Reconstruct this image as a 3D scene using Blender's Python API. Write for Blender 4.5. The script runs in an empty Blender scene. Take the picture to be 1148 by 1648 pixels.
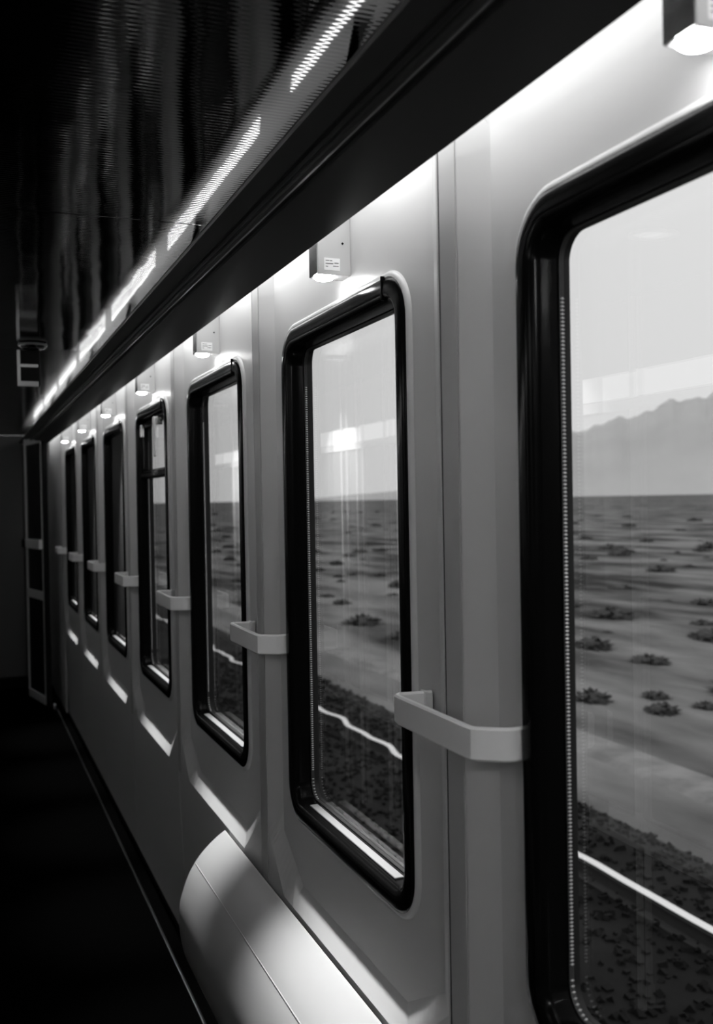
import bpy, bmesh, math, random
from mathutils import Matrix, Vector
random.seed(7)
S = bpy.context.scene
COL = S.collection

# ------------------------------------------------------------------ camera
cam_d = bpy.data.cameras.new('camera'); cam = bpy.data.objects.new('camera', cam_d); COL.objects.link(cam)
S.camera = cam
cam_d.sensor_fit = 'VERTICAL'; cam_d.sensor_height = 36.0
cam_d.lens = 1600.0/1648.0*36.0
cam_d.clip_start = 0.02; cam_d.clip_end = 30000
def camera_axes():
    F, CX, CY = 1600.0, 574.0, 824.0
    vx, vy, roll = -60.0, 815.0, math.radians(1.0)
    d = Vector(((vx-CX)/F, (vy-CY)/F, 1)).normalized()
    h = Vector(((vx-CX+1000*math.cos(roll))/F, (vy-CY-1000*math.sin(roll))/F, 1))
    dn = d.cross(h).normalized()
    if dn.y < 0: dn = -dn
    x = dn.cross(d)
    right = Vector((x.x, d.x, -dn.x)); down = Vector((x.y, d.y, -dn.y)); fwd = Vector((x.z, d.z, -dn.z))
    return right, -down, -fwd
r_, u_, b_ = camera_axes()
cam.matrix_world = Matrix(((r_.x, u_.x, b_.x, 0), (r_.y, u_.y, b_.y, 0), (r_.z, u_.z, b_.z, 1.62), (0, 0, 0, 1)))
cam_d.dof.use_dof = True; cam_d.dof.focus_distance = 2.1; cam_d.dof.aperture_fstop = 4.5

# ------------------------------------------------------------------ view and sky
S.view_settings.view_transform = 'Standard'; S.view_settings.look = 'None'
S.view_settings.exposure = 0.0; S.view_settings.gamma = 1.0; S.view_settings.use_curve_mapping = False
W = bpy.data.worlds.new('sky'); S.world = W; W.use_nodes = True
nt = W.node_tree; nt.nodes.clear()
tc = nt.nodes.new('ShaderNodeTexCoord'); sp = nt.nodes.new('ShaderNodeSeparateXYZ')
mr = nt.nodes.new('ShaderNodeMapRange'); mr.inputs['From Min'].default_value = 0.0; mr.inputs['From Max'].default_value = 0.5
mr.inputs['To Min'].default_value = 0.88; mr.inputs['To Max'].default_value = 1.06
bg = nt.nodes.new('ShaderNodeBackground'); bg.inputs['Strength'].default_value = 1.0
wo = nt.nodes.new('ShaderNodeOutputWorld')
nt.links.new(tc.outputs['Generated'], sp.inputs[0]); nt.links.new(sp.outputs['Z'], mr.inputs['Value'])
nt.links.new(mr.outputs[0], bg.inputs['Color']); nt.links.new(bg.outputs[0], wo.inputs['Surface'])

COVE_STRENGTH = 5.0       # light panels behind the cornice
ACCENT_STRENGTH = 9.0
FILL_DOME_STRENGTH = 170.0  # added fill lamp behind the camera
FILL_SPOT_WATTS = 70.0  # added fill spots aimed at the partition
LENS_STRENGTH = 40.0      # window downlights
SPOT_WATTS = 250.0

# ------------------------------------------------------------------ materials
def mat(name, col, rough=0.5, metal=0.0, spec=0.5, coat=0.0, emit=0.0):
    m = bpy.data.materials.new(name); m.use_nodes = True
    b = m.node_tree.nodes['Principled BSDF']
    b.inputs['Base Color'].default_value = (col, col, col, 1)
    b.inputs['Roughness'].default_value = rough; b.inputs['Metallic'].default_value = metal
    b.inputs['Specular IOR Level'].default_value = spec; b.inputs['Coat Weight'].default_value = coat
    b.inputs['Coat Roughness'].default_value = 0.12
    if emit:
        b.inputs['Emission Color'].default_value = (1, 1, 1, 1); b.inputs['Emission Strength'].default_value = emit
    return m
def noise_bump(m, scale, strength, dist=0.002, stretch=(1, 1, 1), detail=3.0):
    t = m.node_tree; b = t.nodes['Principled BSDF']
    c = t.nodes.new('ShaderNodeTexCoord'); mp = t.nodes.new('ShaderNodeMapping'); mp.inputs['Scale'].default_value = stretch
    n = t.nodes.new('ShaderNodeTexNoise'); n.inputs['Scale'].default_value = scale; n.inputs['Detail'].default_value = detail
    bu = t.nodes.new('ShaderNodeBump'); bu.inputs['Strength'].default_value = strength; bu.inputs['Distance'].default_value = dist
    t.links.new(c.outputs['Object'], mp.inputs[0]); t.links.new(mp.outputs[0], n.inputs['Vector'])
    t.links.new(n.outputs['Fac'], bu.inputs['Height']); t.links.new(bu.outputs[0], b.inputs['Normal'])
    return bu, n
def noise_colour(m, scale, lo, hi, stretch=(1, 1, 1), detail=4.0, p0=0.35, p1=0.65):
    t = m.node_tree; b = t.nodes['Principled BSDF']
    c = t.nodes.new('ShaderNodeTexCoord'); mp = t.nodes.new('ShaderNodeMapping'); mp.inputs['Scale'].default_value = stretch
    n = t.nodes.new('ShaderNodeTexNoise'); n.inputs['Scale'].default_value = scale; n.inputs['Detail'].default_value = detail
    r = t.nodes.new('ShaderNodeValToRGB')
    r.color_ramp.elements[0].position = p0; r.color_ramp.elements[1].position = p1
    r.color_ramp.elements[0].color = (lo, lo, lo, 1); r.color_ramp.elements[1].color = (hi, hi, hi, 1)
    t.links.new(c.outputs['Object'], mp.inputs[0]); t.links.new(mp.outputs[0], n.inputs['Vector'])
    t.links.new(n.outputs['Fac'], r.inputs[0]); t.links.new(r.outputs[0], b.inputs['Base Color'])
M = {}
M['panel'] = mat('wall_panel_paint', 0.52, 0.36, spec=0.45); noise_bump(M['panel'], 900, 0.06, 0.0005)
M['pillar_grey'] = mat('pillar_strip_grey', 0.36, 0.4, spec=0.4)
M['backing'] = mat('dark_backing', 0.02, 0.8)
M['rubber'] = mat('black_rubber', 0.003, 0.16, spec=0.05)
M['seal'] = mat('black_seal', 0.004, 0.6)
M['alu'] = mat('aluminium', 0.75, 0.25, metal=1.0)
M['bead'] = mat('bead_metal', 0.9, 0.3, metal=0.3)
M['streak_grey'] = mat('sill_streak_grey', 0.14, 0.45, metal=0.0)
M['spacer'] = mat('spacer_grey', 0.05, 0.5)
M['cornice'] = mat('cornice_dark', 0.016, 0.38, spec=0.4)
M['white'] = mat('white_enamel', 0.75, 0.4)
M['reflector'] = mat('cove_grey', 0.13, 0.5)
M['rail'] = mat('handrail_plastic', 0.72, 0.38, spec=0.4); noise_bump(M['rail'], 1200, 0.08, 0.0004)
M['bench'] = mat('bench_vinyl', 0.32, 0.3, spec=0.5, coat=0.15); noise_bump(M['bench'], 700, 0.05, 0.0005)
M['floor'] = mat('floor_lino', 0.001, 0.8, spec=0.0); noise_bump(M['floor'], 60, 0.2, 0.002)
M['kick'] = mat('kick_board', 0.004, 0.5, spec=0.1)
M['trim'] = mat('trim_metal', 0.4, 0.22, metal=1.0)
M['end'] = mat('end_panel', 0.12, 0.5, spec=0.3)
M['doorframe'] = mat('door_enamel', 0.85, 0.35)
M['darkglass'] = mat('dark_glass', 0.004, 0.08, spec=0.4)
M['leftpanel'] = mat('partition_panel', 0.02, 0.4)
M['leftframe'] = mat('partition_frame', 0.88, 0.35)
M['leftglass'] = mat('partition_glass', 0.16, 0.25, spec=0.5)
M['lightpanel'] = mat('light_panel', 0.8, 0.4, emit=0.6)
M['lowglass'] = mat('partition_dark_glass', 0.03, 0.12, spec=0.3)
M['lamp'] = mat('lamp_housing', 0.5, 0.35)
M['lampside'] = mat('lamp_side_chrome', 0.35, 0.22, metal=1.0)
M['lens'] = mat('lamp_lens', 0.8, 0.4, emit=LENS_STRENGTH)
M['tube'] = mat('cove_diffuser', 0.8, 0.4, emit=COVE_STRENGTH)
M['accent'] = mat('accent_glow', 0.5, 0.4, emit=ACCENT_STRENGTH)
M['fill_lens'] = mat('fill_spot_lens', 0.6, 0.4, emit=0.5)
M['fill_dome'] = mat('fill_dome_glow', 0.8, 0.4, emit=FILL_DOME_STRENGTH)
M['ink'] = mat('print_ink', 0.03, 0.6)
M['sticker'] = mat('sticker_paper', 0.8, 0.5)
M['black'] = mat('matte_black', 0.004, 0.7, spec=0.2)
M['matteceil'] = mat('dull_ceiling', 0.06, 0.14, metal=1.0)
M['ballast'] = mat('ballast_stone', 0.02, 0.9, spec=0.2); noise_colour(M['ballast'], 1.3, 0.004, 0.014)
M['sleeper'] = mat('sleeper_concrete', 0.06, 0.9)
M['railhead'] = mat('polished_steel', 0.95, 0.25, metal=1.0)
M['railweb'] = mat('rusty_steel', 0.03, 0.8)
M['ground'] = mat('desert_soil', 0.16, 1.0, spec=0.0); noise_colour(M['ground'], 0.35, 0.045, 0.25, (1.6, 0.5, 1), 8.0, 0.38, 0.64)
M['path'] = mat('gravel_path', 0.30, 1.0, spec=0.0); noise_colour(M['path'], 3, 0.20, 0.30)
M['shrub'] = mat('shrub_leaf', 0.06, 0.9, spec=0.1); noise_colour(M['shrub'], 6, 0.035, 0.09)
M['rock'] = mat('haze_pale_rock', 0.5, 1.0, spec=0.0); noise_colour(M['rock'], 0.002, 0.46, 0.54)  # distance haze is put into the ridge's base colour
# ceiling: dark polished sheet with fine cross corrugation and long waves
m = M['ceil'] = mat('polished_ceiling', 0.13, 0.06, metal=1.0)
t = m.node_tree; b = t.nodes['Principled BSDF']
c = t.nodes.new('ShaderNodeTexCoord')
w = t.nodes.new('ShaderNodeTexWave'); w.bands_direction = 'Y'; w.inputs['Scale'].default_value = 26.0; w.inputs['Distortion'].default_value = 0.6
w.inputs['Detail'].default_value = 1.0; w.inputs['Detail Scale'].default_value = 3.0
n = t.nodes.new('ShaderNodeTexNoise'); n.inputs['Scale'].default_value = 5.0; n.inputs['Detail'].default_value = 1.0
b1 = t.nodes.new('ShaderNodeBump'); b1.inputs['Strength'].default_value = 0.5; b1.inputs['Distance'].default_value = 0.00025
b2 = t.nodes.new('ShaderNodeBump'); b2.inputs['Strength'].default_value = 0.5; b2.inputs['Distance'].default_value = 0.003
t.links.new(c.outputs['Object'], w.inputs['Vector']); t.links.new(c.outputs['Object'], n.inputs['Vector'])
t.links.new(n.outputs['Fac'], b2.inputs['Height']); t.links.new(w.outputs['Fac'], b1.inputs['Height'])
t.links.new(b2.outputs[0], b1.inputs['Normal']); t.links.new(b1.outputs[0], b.inputs['Normal'])
# window glass: clear sheet that mirrors by Fresnel
m = M['glass'] = bpy.data.materials.new('window_glass'); m.use_nodes = True
t = m.node_tree; t.nodes.clear()
fr = t.nodes.new('ShaderNodeFresnel'); geo = t.nodes.new('ShaderNodeNewGeometry'); ior = t.nodes.new('ShaderNodeMapRange')   # same mirror strength from both sides of the sheet
ior.inputs['To Min'].default_value = 1.8; ior.inputs['To Max'].default_value = 1/1.8
t.links.new(geo.outputs['Backfacing'], ior.inputs['Value']); t.links.new(ior.outputs[0], fr.inputs['IOR'])
tr = t.nodes.new('ShaderNodeBsdfTransparent'); tr.inputs[0].default_value = (0.96, 0.96, 0.96, 1)
gl = t.nodes.new('ShaderNodeBsdfGlossy'); gl.inputs['Roughness'].default_value = 0.0
mx = t.nodes.new('ShaderNodeMixShader'); o = t.nodes.new('ShaderNodeOutputMaterial')
t.links.new(fr.outputs[0], mx.inputs[0]); t.links.new(tr.outputs[0], mx.inputs[1]); t.links.new(gl.outputs[0], mx.inputs[2])
t.links.new(mx.outputs[0], o.inputs['Surface'])

# ------------------------------------------------------------------ helpers
def link(name, me, m, parent=None, loc=None, smooth=False):
    if m and not me.materials: me.materials.append(m)
    o = bpy.data.objects.new(name, me); COL.objects.link(o)
    if parent: o.parent = parent
    if loc: o.location = loc
    if smooth:
        for p in me.polygons: p.use_smooth = True
    return o
def mesh(name, vs, fs):
    me = bpy.data.meshes.new(name); me.from_pydata(vs, [], fs); me.update()
    bm = bmesh.new(); bm.from_mesh(me); bmesh.ops.recalc_face_normals(bm, faces=bm.faces); bm.to_mesh(me); bm.free()
    return me
def tag(o, label=None, cat=None, group=None, kind=None):
    if label: o['label'] = label
    if cat: o['category'] = cat
    if group: o['group'] = group
    if kind: o['kind'] = kind
    return o
def empty(name, loc=(0, 0, 0)):
    o = bpy.data.objects.new(name, None); COL.objects.link(o); o.location = loc; o.empty_display_size = 0.05
    return o
def box_me(name, x0, x1, y0, y1, z0, z1, bev=0.0, seg=2):
    bm = bmesh.new(); bmesh.ops.create_cube(bm, size=1.0)
    for v in bm.verts:
        v.co = Vector((x0+(v.co.x+.5)*(x1-x0), y0+(v.co.y+.5)*(y1-y0), z0+(v.co.z+.5)*(z1-z0)))
    if bev: bmesh.ops.bevel(bm, geom=bm.edges[:], offset=bev, segments=seg, affect='EDGES', profile=0.5)
    me = bpy.data.meshes.new(name); bm.to_mesh(me); bm.free(); return me
def box(name, x0, x1, y0, y1, z0, z1, m, parent=None, bev=0.0):
    return link(name, box_me(name, x0, x1, y0, y1, z0, z1, bev), m, parent)
def extrude_y(name, prof, y0, y1, m, parent=None, bev=0.0):
    """closed polygon of (x, z) drawn out along the corridor"""
    n = len(prof)
    vs = [(x, y0, z) for x, z in prof] + [(x, y1, z) for x, z in prof]
    fs = [[i, (i+1) % n, n+(i+1) % n, n+i] for i in range(n)] + [list(range(n)), list(range(n, 2*n))]
    me = mesh(name, vs, fs)
    return link(name, me, m, parent)
def rrect(y0, y1, z0, z1, r, seg=8):
    pts = []
    for cy, cz, a0 in ((y1-r, z1-r, 0), (y0+r, z1-r, 90), (y0+r, z0+r, 180), (y1-r, z0+r, 270)):
        for k in range(seg+1):
            a = math.radians(a0+90.0*k/seg); pts.append((cy+r*math.cos(a), cz+r*math.sin(a)))
    return pts
def ring(name, rect, r, prof, m, parent=None, seg=8, closed=False, smooth=True):
    """profile of (inset, x) swept around a rounded rectangle"""
    y0, y1, z0, z1 = rect; vs = []; fs = []
    for ins, x in prof:
        vs += [(x, p[0], p[1]) for p in rrect(y0+ins, y1-ins, z0+ins, z1-ins, max(r-ins, 0.012), seg)]
    n = 4*(seg+1); k = len(prof)
    for j in range(k if closed else k-1):
        a, bb = j*n, ((j+1) % k)*n
        fs += [[a+i, a+(i+1) % n, bb+(i+1) % n, bb+i] for i in range(n)]
    me = mesh(name, vs, fs)
    if smooth:
        for p in me.polygons: p.use_smooth = True
        try: me.set_sharp_from_angle(angle=math.radians(40))
        except Exception: pass
    return link(name, me, m, parent)
def ray_poly(cy, cz, a, poly):
    dx, dz = math.cos(a), math.sin(a); best = None
    for i in range(len(poly)):
        (ay, az), (by, bz) = poly[i], poly[(i+1) % len(poly)]
        ey, ez = by-ay, bz-az; den = dx*ez-dz*ey
        if abs(den) < 1e-12: continue
        t_ = ((ay-cy)*ez-(az-cz)*ey)/den; s_ = ((ay-cy)*dz-(az-cz)*dx)/den
        if t_ > 0 and -1e-7 <= s_ <= 1+1e-7 and (best is None or t_ < best): best = t_
    return cy+best*dx, cz+best*dz
def radial_mesh(name, cy, cz, loops):
    """loops: (polygon, x) from the outside in, all star-shaped about (cy, cz)"""
    ang = set()
    for poly, x in loops:
        for y, z in poly: ang.add(round(math.atan2(z-cz, y-cy), 6))
    ang = sorted(ang); n = len(ang); vs = []; fs = []
    for poly, x in loops:
        for a in ang:
            y, z = ray_poly(cy, cz, a, poly); vs.append((x, y, z))
    for j in range(len(loops)-1):
        fs += [[j*n+i, j*n+(i+1) % n, (j+1)*n+(i+1) % n, (j+1)*n+i] for i in range(n)]
    return mesh(name, vs, fs)
def lathe_me(name, prof, seg=24):
    """profile of (radius, z)"""
    vs = []; fs = []
    for r, z in prof: vs += [(r*math.cos(2*math.pi*i/seg), r*math.sin(2*math.pi*i/seg), z) for i in range(seg)]
    for j in range(len(prof)-1):
        fs += [[j*seg+i, j*seg+(i+1) % seg, (j+1)*seg+(i+1) % seg, (j+1)*seg+i] for i in range(seg)]
    fs += [list(range(seg)), list(range((len(prof)-1)*seg, len(prof)*seg))]
    return mesh(name, vs, fs)

# ------------------------------------------------------------------ key measures (metres)
WX = 0.70                 # face of the window wall
PITCH = 1.072; L0 = 1.163 # far edge of the nearest whole window, window spacing
BAYS = list(range(-2, 7))
YB, YE = -1.82, 9.30      # back and far ends of the corridor
LX = -0.45                # partition side
CZ = 2.24                 # ceiling
def LK(k): return L0 + PITCH*k
ORD = ['first', 'second', 'third', 'fourth', 'fifth', 'sixth', 'seventh', 'eighth', 'ninth']
def from_door(k): return ORD[6-k]          # counted from the glazed door at the corridor's end

# ------------------------------------------------------------------ floor, ends, ceiling
fl = box('floor', LX-0.05, 0.80, YB, YE+0.1, -0.06, 0.0, M['floor'])
tag(fl, 'black linoleum floor of the train corridor', 'floor', kind='structure')
we = box('wall_end', LX-0.05, 0.80, YE+0.012, YE+0.08, 0.0, CZ, M['backing'])
tag(we, 'dim grey panelled wall closing the far end of the corridor', 'wall', kind='structure')
for i, (a, c_) in enumerate(((LX, -0.10), (-0.095, 0.115), (0.12, 0.235), (0.24, 0.50), (0.505, 0.70))):
    box('wall_panel', a, c_, YE, YE+0.012, 0.10, CZ-.002, M['end'], we, 0.003)
box('kick_board', LX, 0.70, YE-0.004, YE+0.012, 0.0, 0.095, M['kick'], we, 0.002)
wb = box('wall_back', LX-0.05, 0.80, YB-0.06, YB, 0.0, CZ, M['backing'])
tag(wb, 'dark wall closing the near end of the corridor', 'wall', kind='structure')
ce = box('ceiling', LX-0.05, 0.80, YB, YE+0.08, CZ+0.008, CZ+0.05, M['backing'])
tag(ce, 'dark polished metal ceiling of the train corridor', 'ceiling', kind='structure')
cuts = [YB, -1.57, 0.36, 2.20, 4.15, 6.10, 8.05, YE]
for a, c_ in zip(cuts[:-1], cuts[1:]):
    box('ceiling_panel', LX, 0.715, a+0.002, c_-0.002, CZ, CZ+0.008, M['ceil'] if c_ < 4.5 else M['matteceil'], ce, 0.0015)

# ------------------------------------------------------------------ window wall
def rect(y0, y1, z0, z1): return [(y1, z1), (y0, z1), (y0, z0), (y1, z0)]
WR = (-0.682, 0.026, 0.876, 2.018)     # window outline, local to a bay
wr = empty('wall_right', (0, 0, 0))
tag(wr, 'pale moulded panel wall with the row of windows', 'wall', kind='structure')
RX = WX+0.020
CO = [(.172, 2.236), (.172, .79), (.05, .668), (-.66, .668), (-.828, .80), (-.828, 2.236)]
CI = [(.105, 2.232), (.105, .81), (-.04, .722), (-.624, .722), (-.777, .81), (-.777, 2.232)]
HO = rrect(WR[0]+.006, WR[1]-.006, WR[2]+.006, WR[3]-.006, .08)
pan = radial_mesh('wall_panel', -.35, 1.45, [(rect(-.832, .232, .035, 2.238), WX+.01), (rect(-.832, .232, .035, 2.238), WX+.001),
      (rect(-.831, .231, .036, 2.2375), WX), (CO, WX), (CI, RX), (HO, RX), (HO, RX+.010)])
SH = rrect(WR[0]+.03, WR[1]-.03, WR[2]+.03, WR[3]-.03, .05)
for v in pan.vertices:      # below the moulding the panel leans back towards the floor
    if v.co.z < .66 and v.co.x < WX+.0105: v.co.x += .022*(.66-v.co.z)/.625
shell = radial_mesh('outer_shell', -.35, 1.45, [(rect(-.836, .236, 0, 2.24), .767), (SH, .767), (SH, .777), (rect(-.836, .236, 0, 2.24), .777)])
pstrip1 = box_me('pillar_strip', WX-.0018, WX-.0001, .176, .230, .664, 2.20, .0006, 1)  # strip of darker grey than the panels, beside each joint
for k in BAYS:
    link('wall_panel', pan, M['panel'], wr, (0, LK(k), 0))
    link('pillar_strip', pstrip1, M['pillar_grey'], wr, (0, LK(k), 0))
    link('outer_shell', shell, M['backing'], wr, (0, LK(k), 0))
    box('joint_strip', WX+.0015, WX+.0095, LK(k)+.2325, LK(k)+.2395, 0.66, 2.238, M['seal'], wr)
    box('joint_strip', WX+.0245, WX+.0275, LK(k)+.2325, LK(k)+.2395, 0.036, .66, M['seal'], wr)
ylast = LK(6)+.236
box('wall_panel', WX, WX+.012, ylast+.002, YE, 0.035, 2.238, M['panel'], wr, .0015)
box('outer_shell', .767, .777, ylast, YE, 0, 2.24, M['backing'], wr)
bb = box('baseboard_right', WX+.026, WX+.04, YB, YE, 0.0, 0.034, M['kick'])
tag(bb, 'black kick strip under the pale window wall panels', 'baseboard', kind='structure')
t2 = extrude_y('trim_2', [(.659, 0.0), (.660, .003), (.664, .005), (.669, .004), (.669, 0.0)], 2.9, 8.2, M['trim'])
tag(t2, 'thin bright metal strip along the floor edge', 'trim', kind='structure')

# cornice with two grooves; light slot behind it
def cp(t_, out=0.0):      # point on the sloping face, pushed off it by out (towards the corridor)
    ux, uz = -0.16, 0.071; l = math.hypot(ux, uz); nx, nz = -uz/l, ux/l   # facing down and inward
    return (.63+ux*t_+nx*out, 2.104+uz*t_+nz*out)
front = [cp(0), cp(.535), cp(.55, -.007), cp(.585, -.007), cp(.60, .001), cp(.625, .004), cp(.66, .004), cp(.675, -.002), cp(.70, -.002), cp(.712, .001), cp(.735, -.007), cp(.765, -.007), cp(.785), cp(.975), cp(1.0, -.004)]
back = [cp(1.0, -.012), cp(.06, -.012), (.626, 2.146), (.63, 2.146)]
co = extrude_y('trim_1', front+back, YB, YE, M['cornice'])
tag(co, 'dark grooved cornice running above the windows', 'cornice', kind='structure')
extrude_y('reflector', [cp(.08, -.0125), cp(.98, -.0125), cp(.98, -.014), cp(.08, -.014)], YB, YE, M['reflector'], co)
box('cove_liner', .530, .7, YB, YE, CZ-.003, CZ-.0005, M['white'], co)
for k in BAYS:            # brackets that carry the cornice off the wall
    y = LK(k)+.205
    extrude_y('bracket', [cp(.3, -.012), cp(.5, -.012), (.56, CZ-.003), (.535, CZ-.003)], y-.006, y+.006, M['cornice'], co)
dif = box_me('diffuser', .562, .694, -.516, .516, CZ-.0095, CZ-.0065)
rim = ring('rim', (-.53, .53, .555, .700), .01, [(0, 0), (0, .007), (.006, .007), (.006, 0)], M['white'], None, 2, True, False)
bpy.data.objects.remove(rim); rim = bpy.data.meshes['rim']
for v in rim.vertices: v.co = (v.co.z, v.co.y, CZ-.010+v.co.x)
for k in BAYS+[7]:
    y = LK(k)-.30
    if y > YE-.6: continue
    tl = empty('cove_light', (0, y, 0))
    tag(tl, 'flat glowing light panel hidden above the dark cornice', 'light', 'light panels above the cornice')
    link('diffuser', dif, M['tube'], tl); link('rim', rim, M['white'], tl)
acc = lathe_me('accent_strip', [(.0015, -.44), (.003, -.437), (.003, .437), (.0015, .44)], 8)
for k in BAYS:
    y = LK(k)-.02
    if y > YE-.6: continue
    al = link('accent_strip', acc, M['accent'], None, (.5240, y, 2.1685)); al.rotation_euler = (math.pi/2, 0, 0)
    tag(al, 'thin glowing accent strip lying on the back of the cornice', 'light', 'accent strips on the cornice')
# added, unseen fill lamp behind the camera; brightens faces turned towards it
dl_ = empty('fill_lamp', (.05, -1.15, CZ))
tag(dl_, 'added unseen fill lamp near the back wall', 'lamp')
link('fill_lamp_base', lathe_me('fill_lamp_base', [(.10, 0), (.115, -.004), (.115, -.016), (.105, -.020)], 32), M['white'], dl_, smooth=True)
link('fill_dome', lathe_me('fill_dome', [(.103, -.020), (.098, -.034), (.080, -.048), (.050, -.058), (.015, -.062)], 32), M['fill_dome'], dl_, smooth=True)

# ------------------------------------------------------------------ windows
FRAME = [(0, RX+.002), (0, RX-.006), (.003, RX-.0105), (.009, RX-.013), (.030, RX-.014), (.038, RX-.012), (.043, RX-.006), (.0455, RX+.003), (.0465, .7475), (.0475, .7485)]
SILL = None
beads = None
def bead_mesh():
    bm = bmesh.new(); zs = []
    z = .985
    path = rrect(WR[0]+.0475, WR[1]-.0475, WR[2]+.0475, WR[3]-.0475, .04, 8)
    # far jamb, downward from the upper corner, then round the lower far corner
    pts = []; zz = 1.885
    while zz > .985: pts.append((WR[1]-.0478, zz)); zz -= .0052
    cy, cz, r = WR[1]-.0475-.04, WR[2]+.0475+.04, .0397
    for q in range(8): a = -math.radians(q*11); pts.append((cy+r*math.cos(a), cz+r*math.sin(a)))
    for y, z in pts:
        o_ = [bm.verts.new((.7548+.0034*a, y+.0016*b, z+.0019*c)) for a, b, c in ((1, 0, 0), (0, -.9, .75), (-1, 0, 0), (0, -.9, -.75), (0, 0, 1), (0, 0, -1), (0, -1.1, 0))]
        for tri in ((0, 1, 6), (1, 2, 6), (2, 3, 6), (3, 0, 6), (0, 4, 1), (1, 4, 2), (2, 5, 3), (3, 5, 0)): bm.faces.new([o_[q] for q in tri])
    me = bpy.data.meshes.new('spacer_beads'); bm.to_mesh(me); bm.free(); return me
bead_me = bead_mesh()
def pane_me(x):
    p = rrect(WR[0]+.044, WR[1]-.044, WR[2]+.044, WR[3]-.044, .045)
    return mesh('glass_pane', [(x, a, b_) for a, b_ in p], [list(range(len(p)))])
pane1, pane2 = pane_me(.7500), pane_me(.7662)
proto = {}
def build_window(k, idx):
    w_ = empty('window_%d' % idx, (0, LK(k), 0))
    if k == 3: lab = 'black-framed train window with a tilting vent sash and handle at its top'
    elif k >= 0: lab = 'rounded black-framed train window, %s from the glazed corridor door' % from_door(k)
    else: lab = 'rounded black-framed train window nearer the back wall'
    tag(w_, lab, 'window', 'train windows', 'structure')
    def part(name, fn, parent=w_):
        if name not in proto: proto[name] = fn(parent); return proto[name]
        c = proto[name].copy(); COL.objects.link(c); c.parent = parent; return c
    part('frame', lambda p: ring('frame', WR, .085, FRAME, M['rubber'], p, 10))
    part('seal', lambda p: ring('seal', WR, .085, [(.0475, .7585), (.0485, .7585), (.0485, .7665), (.028, .7668)], M['seal'], p, 10))
    part('spacer_bar', lambda p: ring('spacer_bar', WR, .085, [(.047, .7505), (.0478, .7515), (.0478, .7585)], M['spacer'], p, 10))
    d = part('spacer_beads', lambda p: link('spacer_beads', bead_me, M['bead'], p)); d['kind'] = 'stuff'
    part('glass_pane', lambda p: link('glass_pane', pane1, M['glass'], p))
    part('outer_glass_pane', lambda p: link('outer_glass_pane', pane2, M['glass'], p))
    part('flange', lambda p: ring('flange', WR, .085, [(-.010, RX+.001), (-.009, RX-.003), (-.006, RX-.0065), (-.003, RX-.008), (.001, RX-.008)], M['panel'], p, 10))
    part('sill_streak', lambda p: box('sill_streak', .7225, .7410, -.570, -.090, .9215, .9255, M['streak_grey'], p, .0015))  # grey strip stands in for the lamp streak on the black sill
    # clip seam on the frame's head near the corner
    part('joint_clip', lambda p: box('joint_clip', RX-.0155, RX+.01, -.594, -.590, 1.976, 2.0195, M['rubber'], p, .001))
    if k >= 4: part('roller_blind', lambda p: box('roller_blind', .7445, .7455, WR[0]+.05, WR[1]-.05, .945, 1.968, M['black'], p))
    if k == 3:
        sash = ring('vent_sash', (-.655, -.045, 1.735, 1.965), .04, [(0, .748), (0, .730), (.004, .726), (.020, .726), (.024, .730), (.024, .748)], M['rubber'], w_)
        box('lower_bar', .716, .748, -.652, -.048, 1.722, 1.752, M['rubber'], w_, .008)
        hd = box('vent_handle', .690, .702, -.52, -.50, 1.80, 1.955, M['rail'], w_, .005)
        box('hinge_plate', .702, .728, -.53, -.49, 1.925, 1.955, M['alu'], hd, .003)
        box('catch', .712, .726, -.10, -.06, 1.90, 1.955, M['alu'], w_, .004)
    return w_
for idx, k in enumerate(BAYS): build_window(k, idx+1)

# ------------------------------------------------------------------ partition side (seen in the glass)
wl = box('wall_left', LX-.05, LX-.018, YB, YE, 0, CZ, M['backing'])
tag(wl, 'glazed compartment partition with pale frames opposite the windows', 'wall', kind='structure')
posts = [-1.5, -.9, -.3, .3, .9, 1.5, 2.05, 2.57, 3.12, 3.7, 4.38, 4.53, 4.90, 5.13, 5.7, 6.3, 6.9, 7.5, 8.1, 8.7]
for y in posts: box('post', LX-.018, LX+.004, y-.011, y+.011, 0.0, CZ, M['leftframe'], wl, .003)
edges = [YB]+posts+[YE]
for a, c_ in zip(edges[:-1], edges[1:]):
    a += .012; c_ -= .012
    box('lower_panel', LX-.018, LX-.006, a, c_, .08, .50, M['leftpanel'], wl, .003)
    box('mid_rail', LX-.018, LX+.002, a, c_, .505, .60, M['leftframe'], wl, .003)
    box('lower_pane', LX-.018, LX-.012, a, c_, .605, 1.30, M['lowglass'], wl)
    box('pane', LX-.018, LX-.012, a, c_, 1.303, 1.885, M['leftglass'], wl)
    box('transom_rail', LX-.018, LX+.002, a, c_, 1.89, 1.925, M['leftframe'], wl, .003)
    box('light_panel', LX-.018, LX-.008, a, c_, 1.93, 2.01, M['lightpanel'], wl)
    box('fascia', LX-.018, LX-.002, a, c_, 2.015, CZ-.004, M['leftpanel'], wl)

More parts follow.
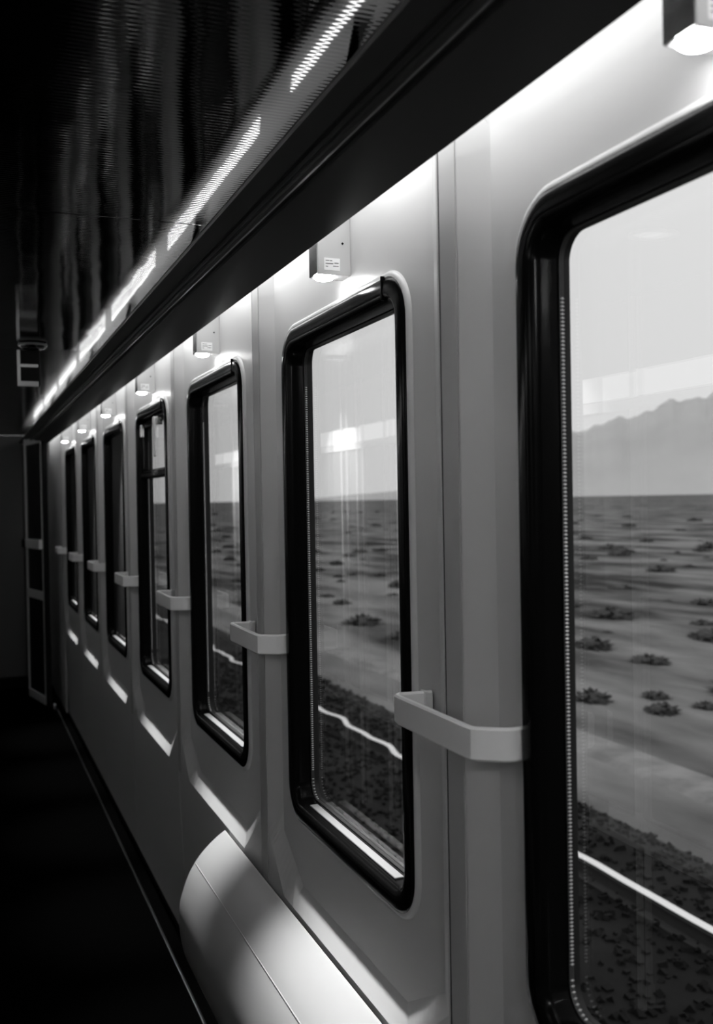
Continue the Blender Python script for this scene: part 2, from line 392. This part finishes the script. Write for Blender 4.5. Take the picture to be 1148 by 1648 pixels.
fill_can = lathe_me('fill_can', [(.038, .0), (.046, -.002), (.046, -.008), (.040, -.010), (.036, -.004)], 24)
fill_lens_me = lathe_me('lens', [(.034, -.004), (.030, -.005)], 24)
for k in BAYS:  # added spots, out of view, to brighten the partition and its reflections
    wd = empty('fill_spot', (-.02, LK(k)-.30, CZ))
    tag(wd, 'added unseen ceiling fill spot aimed at the glazed partition', 'lamp', 'added fill spots along the partition')
    link('fill_can', fill_can, M['white'], wd, smooth=True); link('lens', fill_lens_me, M['fill_lens'], wd)  # housing and lens of the added fill spot
    ld = bpy.data.lights.new('fill_beam', 'SPOT'); ld.energy = FILL_SPOT_WATTS; ld.spot_size = math.radians(62); ld.spot_blend = 0.8; ld.shadow_soft_size = .03
    lo = bpy.data.objects.new('fill_beam', ld); COL.objects.link(lo); lo.parent = wd; lo.location = (0, 0, -.03)
    lo.rotation_euler = (0, math.radians(46), 0)

# ------------------------------------------------------------------ handrails
def rail_me():
    # centre line of the flat bar in plan: wall -> out -> along -> slanted back to the wall
    pts = [(WX+.016, .322), (.660, .327), (.6535, .320), (.6515, .308), (.6515, .068), (.6530, .0605), (.6575, .0555), (.6880, .0345), (.6945, .0320), (.702, .0315), (WX+.021, .0315)]
    th = .0055; n = len(pts); L = []; R = []
    for i, (x, y) in enumerate(pts):
        a = Vector(pts[max(i-1, 0)]); c_ = Vector(pts[min(i+1, n-1)]); d = (c_-a).normalized(); nn = Vector((-d.y, d.x))
        L.append((x+nn.x*th, y+nn.y*th)); R.append((x-nn.x*th, y-nn.y*th))
    z0, z1 = 1.2545, 1.3015; e = .003
    vs = []; fs = []
    for i in range(n):
        (lx, ly), (rx, ry) = L[i], R[i]; mx_, my_ = (lx+rx)/2, (ly+ry)/2
        f = 1-e/th*.9
        il = (mx_+(lx-mx_)*f, my_+(ly-my_)*f); ir = (mx_+(rx-mx_)*f, my_+(ry-my_)*f)
        vs += [(lx, ly, z0+e), (il[0], il[1], z0), (ir[0], ir[1], z0), (rx, ry, z0+e), (rx, ry, z1-e), (ir[0], ir[1], z1), (il[0], il[1], z1), (lx, ly, z1-e)]
    for i in range(n-1):
        for j in range(8): fs.append([i*8+j, i*8+(j+1) % 8, (i+1)*8+(j+1) % 8, (i+1)*8+j])
    fs += [list(range(8)), list(range((n-1)*8, n*8))]
    me = mesh('bar', vs, fs)
    for p in me.polygons: p.use_smooth = True
    try: me.set_sharp_from_angle(angle=math.radians(28))
    except Exception: pass
    return me
bar = rail_me()
foot = box_me('foot_plate', WX+.001, WX+.006, .312, .334, 1.2535, 1.3025, .0015)
for k in BAYS:
    h = empty('handrail', (0, LK(k), 1.2545))
    if k >= 0: lab = 'pale flat-bar handrail on the pillar, %s from the glazed corridor door' % from_door(k)
    else: lab = 'pale flat-bar handrail on the pillar nearer the back wall'
    tag(h, lab, 'handrail', 'handrails between the windows')
    o = link('bar', bar, M['rail'], h, (0, 0, -1.2545)); link('foot_plate', foot, M['rail'], h, (0, 0, -1.2545))

# ------------------------------------------------------------------ downlights over the windows
hx0, hx1 = .650, RX
hous = box_me('housing', hx0+.001, hx1, -.410, -.362, 2.060, CZ, .0012)
side = box_me('side_plate', hx0-.0005, hx0+.001, -.409, -.363, 2.061, 2.234)
lens = lathe_me('lens', [(.020, 0), (.021, -.002), (.016, -.006), (.006, -.0085)], 20)
stick = box_me('sticker', .664, .697, -.4106, -.4100, 2.068, 2.092)
lines = [(.667, .675, 2.087), (.676, .681, 2.0868), (.667, .683, 2.081), (.685, .694, 2.0825), (.667, .672, 2.0755), (.682, .694, 2.0765)]
pv, pf = [], []
for x0, x1, z in lines:
    i = len(pv); pv += [(x0, -.4108, z-.0007), (x1, -.4108, z-.0007), (x1, -.4108, z+.0007), (x0, -.4108, z+.0007)]; pf.append([i, i+1, i+2, i+3])
prnt = mesh('sticker_print', pv, pf)
screw = lathe_me('screw', [(.0022, 0), (.0022, .0012), (.0012, .0018)], 12)
for k in BAYS:
    lp = empty('window_downlight', (0, LK(k), 0))
    if k >= 0: lab = 'small box downlight glowing above the %s window from the glazed corridor door' % from_door(k)
    else: lab = 'small box downlight above a window nearer the back wall'
    tag(lp, lab, 'lamp', 'box downlights above the windows')
    link('housing', hous, M['lamp'], lp); link('side_plate', side, M['lampside'], lp)
    link('lens', lens, M['lens'], lp, (.672, -.386, 2.060), True)
    s = link('sticker', stick, M['sticker'], lp); link('print', prnt, M['ink'], s)
    sc = link('screw', screw, M['black'], lp, (.703, -.410, 2.122)); sc.rotation_euler = (math.pi/2, 0, 0)
    ld = bpy.data.lights.new('downlight_beam', 'SPOT'); ld.energy = SPOT_WATTS; ld.spot_size = math.radians(35); ld.spot_blend = 1.0; ld.shadow_soft_size = .012
    lo = bpy.data.objects.new('downlight_beam', ld); COL.objects.link(lo); lo.parent = lp; lo.location = (.668, -.386, 2.046)
    lo.rotation_euler = (0, 0, 0)

# ------------------------------------------------------------------ folded bench under the second window
prof = [(.688, .668), (.682, .6675), (.648, .643), (.611, .607), (.583, .566), (.563, .520), (.551, .475), (.548, .43), (.553, .37), (.570, .31), (.60, .265), (.64, .24), (.688, .232)]
# smooth the profile
def cat(ps, sub=5):
    out = []
    for i in range(len(ps)-1):
        p0, p1, p2, p3 = [Vector(ps[max(0, min(len(ps)-1, j))]) for j in (i-1, i, i+1, i+2)]
        for q in range(sub):
            t_ = q/sub
            out.append(tuple(.5*((2*p1)+(p2-p0)*t_+(2*p0-5*p1+4*p2-p3)*t_*t_+(3*p1-p0-3*p2+p3)*t_**3)))
    return out+[ps[-1]]
bp = cat(prof)
bench = empty('folding_bench', (.69, 2.1, .24))
tag(bench, 'pale padded bench folded flat against the wall below the windows', 'bench')
def cushion(y0, y1):
    vs = []; fs = []; n = len(bp); cx, cz = .66, .45
    rings = [(y0, .965), (y0+.004, .985), (y0+.012, 1.0), (y1-.012, 1.0), (y1-.004, .985), (y1, .965)]
    for y, s in rings:
        for x, z in bp:
            vs.append((cx+(x-cx)*s if x < cx else x, y, cz+(z-cz)*s))
    for j in range(len(rings)-1):
        fs += [[j*n+i, j*n+(i+1) % n, (j+1)*n+(i+1) % n, (j+1)*n+i] for i in range(n)]
    fs += [list(range(n)), list(range((len(rings)-1)*n, len(rings)*n))]
    me = mesh('cushion', vs, fs)
    for p in me.polygons: p.use_smooth = len(p.vertices) == 4
    try: me.set_sharp_from_angle(angle=math.radians(50))
    except Exception: pass
    return me
cu = link('cushion', cushion(1.50, 2.822), M['bench'], None)
cu.parent = bench; cu.location = (-.69, -2.1, -.24)
# welt along the upper curve
wv = lathe_me('welt', [(.0012, -.64), (.0016, .64)], 8)
we_ = link('welt', wv, M['bench'], bench, (.5965-.69+.0006, 2.161-2.1, .5895-.24)); we_.rotation_euler = (math.pi/2, 0, 0)
bx_ = box('back_board', .689, .6955, 1.52, 2.80, .22, .655, M['black'], None, .002); bx_.parent = bench; bx_.location = (-.69, -2.1, -.24)

# ------------------------------------------------------------------ open glazed door at the far end
A = Vector((.60, 8.20, 0)); B = Vector((.495, 8.72, 0)); dl = (B-A).length
door = empty('door_1', A); door.rotation_euler = (0, 0, math.atan2((B-A).y, (B-A).x))
tag(door, 'narrow white-framed glazed door standing open at the corridor end', 'door', kind='structure')
def dbox(name, x0, x1, z0, z1, m, d0=-.014, d1=.014, bev=.004, parent=None):
    o = link(name, box_me(name, x0, x1, d0, d1, z0, z1, bev), m, parent or door); return o
H = 2.19
dbox('stile', 0, .05, .03, H, M['doorframe']); dbox('stile', dl-.03, dl, .03, H, M['doorframe'])
dbox('rail', .05, dl-.03, H-.075, H, M['doorframe']); dbox('rail', .05, dl-.03, .86, .93, M['doorframe']); dbox('rail', .05, dl-.03, .03, .10, M['doorframe'])
dbox('pane', .05, dl-.03, .93, H-.075, M['darkglass'], -.005, .005, 0)
dbox('lower_panel', .05, dl-.03, .10, .86, M['black'], -.006, .006, 0)
hb = dbox('push_bar', .02, dl-.10, 1.27, 1.345, M['doorframe'], .016, .045, .006)
dbox('lock_knob', dl-.10, dl-.01, 1.272, 1.343, M['black'], .014, .05, .006)
dbox('edge_seal', -.035, -.004, .03, H-.01, M['black'], -.02, .02, .004)
ho = box('door_stop', .625, .655, 8.13, 8.17, 0, .055, M['trim'], None, .008)
tag(ho, 'small metal stop on the floor by the open glazed door', 'door stop')

# ------------------------------------------------------------------ ceiling fitting near the end
cf = empty('ceiling_sign', (.262, 4.0, CZ))
tag(cf, 'small pale-rimmed hanging sign box under a round ceiling mount', 'sign')
mt = lathe_me('mount', [(.045, 0), (.052, -.004), (.052, -.012), (.040, -.022)], 28)
link('mount', mt, M['matteceil'], cf, (0, 0, 0), True)
link('mount_rim', lathe_me('mount_rim', [(.0535, -.003), (.0545, -.006), (.0545, -.009), (.0535, -.012)], 28), M['end'], cf, (0, 0, 0), True)
bxm = link('body', box_me('body', -.052, .030, .05, .085, -.155, -.020, .004), M['black'], cf)
for nm, a in (('rim_side', (-.056, -.044, -.150, -.02)), ('rim_bar', (-.044, .022, -.086, -.074)), ('rim_bottom', (-.056, .022, -.160, -.140))):
    link(nm, box_me(nm, a[0], a[1], .042, .052, a[2], a[3], .003), M['doorframe'], cf)

# ------------------------------------------------------------------ outside: ground, track, scrub, ridge
GZ = -1.45
def ground():
    bm = bmesh.new(); xs = [-400, -60, -12, -2, 1.5, 5.9, 6.4, 8, 12, 20, 35, 60, 110, 220, 500, 1200, 3000, 9000]
    ys = [-6000, -2000, -600, -150, -40, -8, 0, 4, 8, 12, 18, 26, 40, 70, 120, 220, 500, 1200, 3000, 8000, 15000]
    V = [[bm.verts.new((x, y, GZ+(0 if x < 6 else random.uniform(-.06, .06)*min(1, (x-5.9)/6)))) for y in ys] for x in xs]
    for i in range(len(xs)-1):
        for j in range(len(ys)-1): bm.faces.new((V[i][j], V[i+1][j], V[i+1][j+1], V[i][j+1]))
    me = bpy.data.meshes.new('ground'); bm.to_mesh(me); bm.free(); return me
g = link('ground', ground(), M['ground'])
tag(g, 'pale scrubby desert plain outside the windows', 'ground', kind='structure')
pa = link('path', mesh('path', [(6.9, -30, GZ+.04), (7.35, -30, GZ+.04), (7.35, 60, GZ+.04), (6.9, 60, GZ+.04), (6.7, -30, GZ-.03), (7.55, -30, GZ-.03), (7.55, 60, GZ-.03), (6.7, 60, GZ-.03)],
      [[0, 1, 2, 3], [4, 0, 3, 7], [1, 5, 6, 2]]), M['path'])
tag(pa, 'pale gravel path running beside the neighbouring track', 'path', kind='structure')
be = extrude_y('ballast_bed', [(1.7, GZ-.05), (2.15, -1.345), (5.25, -1.345), (5.9, GZ-.05)], -12, 60, M['ballast'])
tag(be, 'dark ballast bed of the neighbouring track', 'ballast', kind='structure')
def stones(n):
    vs = []; fs = []
    cub = [(-1, -1, -1), (1, -1, -1), (1, 1, -1), (-1, 1, -1), (-1, -1, 1), (1, -1, 1), (1, 1, 1), (-1, 1, 1)]
    cf_ = [(0, 3, 2, 1), (4, 5, 6, 7), (0, 1, 5, 4), (1, 2, 6, 5), (2, 3, 7, 6), (3, 0, 4, 7)]
    for i in range(n):
        y = random.uniform(1.5, 19); x = random.uniform(1.9, 5.7)
        top = -1.345 if x < 5.25 else -1.345-(x-5.25)*.24
        q = random.uniform(.016, .036)
        mtx = Matrix.Translation((x, y, top)) @ Matrix.Rotation(random.uniform(0, 6), 4, Vector((random.random(), random.random(), random.random()+.1)).normalized()) @ Matrix.Diagonal((q, q*random.uniform(.6, 1), q*random.uniform(.5, .9), 1))
        k = len(vs)
        vs += [tuple(mtx @ (Vector(c_)*random.uniform(.75, 1))) for c_ in cub]; fs += [[k+a for a in f] for f in cf_]
    me = bpy.data.meshes.new('ballast_stones'); me.from_pydata(vs, [], fs); me.update(); return me
st = link('ballast_stones', stones(7000), M['ballast'], be)
st['kind'] = 'stuff'
RP = [(-.07, 0), (.07, 0), (.07, .012), (.012, .03), (.010, .11), (.036, .122), (.036, .150), (.030, .155), (-.030, .155), (-.036, .150), (-.036, .122), (-.010, .11), (-.012, .03), (-.07, .012)]
def track_rail(cx, y0, y1, step):
    ys = []; y = y0
    while y <= y1: ys.append(y); y += step
    vs = []; fs = []; n = len(RP)
    for y in ys:
        a = .5+.5*math.tanh((y-7.5)/2.0)
        dx = a*(.030*math.sin(y*4.3)+.022*math.sin(y*7.9+1.0)+.012*math.sin(y*1.7))
        vs += [(cx+x+dx, y, -1.3515+z) for x, z in RP]
    for j in range(len(ys)-1):
        fs += [[j*n+i, j*n+(i+1) % n, (j+1)*n+(i+1) % n, (j+1)*n+i] for i in range(n)]
    fs += [list(range(n)), list(range((len(ys)-1)*n, len(ys)*n))]
    me = mesh('track_rail', vs, fs)
    me.materials.append(M['railweb']); me.materials.append(M['railhead'])
    for p in me.polygons:
        if p.center.z > -1.3515+.118: p.material_index = 1
    return me
for cx, lab in ((4.45, 'shiny steel rail farther from the train on the dark ballast'), (2.98, 'shiny steel rail closer to the train on the dark ballast')):
    tag(link('track_rail', track_rail(cx, -10, 60, .125), None), lab, 'rail', 'rails of the neighbouring track')
sl = box_me('sleeper', 2.45, 4.98, -.12, .12, -1.50, -1.352, .02, 1)
for i in range(3, 28):
    tag(link('sleeper', sl, M['sleeper'], None, (0, i*.62, 0)), 'dark sleeper under the neighbouring track rails', 'sleeper', 'sleepers of the neighbouring track')
def shrub_me(seed):
    rnd = random.Random(seed); bm = bmesh.new()
    for i in range(90):
        a = rnd.uniform(0, 2*math.pi); e = math.asin(rnd.uniform(.05, 1)); L = rnd.uniform(.7, 1.0)
        d = Vector((math.cos(a)*math.cos(e), math.sin(a)*math.cos(e), math.sin(e)*.62))
        c0 = d*L*rnd.uniform(.35, .8); tip = d*L; s = Vector((-d.y, d.x, rnd.uniform(-.4, .4))).normalized()*rnd.uniform(.08, .17)
        up = Vector((0, 0, rnd.uniform(.04, .12)))
        v = [bm.verts.new(p) for p in (c0*.5, c0+s, tip, c0-s, c0+up)]
        bm.faces.new((v[0], v[1], v[4])); bm.faces.new((v[1], v[2], v[4])); bm.faces.new((v[2], v[3], v[4])); bm.faces.new((v[3], v[0], v[4]))
    r = bmesh.ops.create_icosphere(bm, subdivisions=2, radius=.62)
    for v in r['verts']: v.co.z = v.co.z*.6+.1; v.co *= rnd.uniform(.85, 1.12)
    me = bpy.data.meshes.new('desert_shrub'); bm.to_mesh(me); bm.free(); return me
shr = [shrub_me(i) for i in range(4)]
spots = []; tries = 0
while len(spots) < 220 and tries < 6000:
    tries += 1
    x = 8.4*math.exp(random.uniform(0, 1.0)**1.3*2.4); ang = random.uniform(11, 47)
    y = x/math.tan(math.radians(ang))
    q = random.uniform(.13, .60)*(1+.012*x); sy = q*random.uniform(1.0, 1.6)
    if any(abs(x-a) < 1.1*(q+c_) and abs(y-b) < 1.1*(sy+d) for a, b, c_, d in spots): continue
    spots.append((x, y, q, sy))
    o = link('desert_shrub', shr[len(spots) % 4], M['shrub'], None, (x, y, GZ-.03)); o.scale = (q, sy, q*random.uniform(.6, 1.0)); o.rotation_euler.z = random.uniform(-.15, .15)
    big = q/(1+.012*x) > .44
    if x < 11: lab = ('broad dark scrub bush near the gravel path outside the windows' if big else 'small dark scrub tuft near the gravel path outside the windows')
    elif x < 30: lab = ('broad dark scrub bush out on the pale plain' if big else 'small dark scrub tuft out on the pale plain')
    else: lab = ('broad dark scrub bush far off towards the mountain ridge' if big else 'small dark scrub tuft far off towards the mountain ridge')
    tag(o, lab, 'shrub', 'scrub bushes on the plain')
def ridge():
    rnd = random.Random(5); bm = bmesh.new(); A0, A1, NA, NR = 18.0, 95.0, 400, 12
    def hgt(a):
        pts = ((18, 8), (24, 45), (28, 120), (34.1, 318), (37, 375), (39, 430), (41.3, 470), (46, 560), (55, 620), (70, 480), (95, 260))
        for (a0, h0), (a1, h1) in zip(pts[:-1], pts[1:]):
            if a <= a1: h = h0+(h1-h0)*(a-a0)/(a1-a0); break
        return .95*h*(1+.025*math.sin(a*2.1+1)+.018*math.sin(a*4.7)+.010*math.sin(a*9.1+2))
    V = []
    for i in range(NA+1):
        a = A0+(A1-A0)*i/NA; row = []
        for j in range(NR+1):
            f = j/NR; d = 3600+1500*f; prof_ = math.sin(min(1, f*1.35)*math.pi/2) if f < .75 else 1-(f-.75)*1.2
            z = hgt(a)*prof_*(1+ (rnd.uniform(-.015, .015) if 0 < j < 8 else 0)) + GZ - 2
            row.append(bm.verts.new((d*math.sin(math.radians(a)), d*math.cos(math.radians(a)), z)))
        V.append(row)
    for i in range(NA):
        for j in range(NR): bm.faces.new((V[i][j], V[i+1][j], V[i+1][j+1], V[i][j+1]))
    me = bpy.data.meshes.new('mountain_ridge'); bm.to_mesh(me); bm.free(); return me
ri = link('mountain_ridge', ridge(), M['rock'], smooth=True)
tag(ri, 'haze-pale mountain ridge on the horizon beyond the plain', 'mountain', kind='structure')
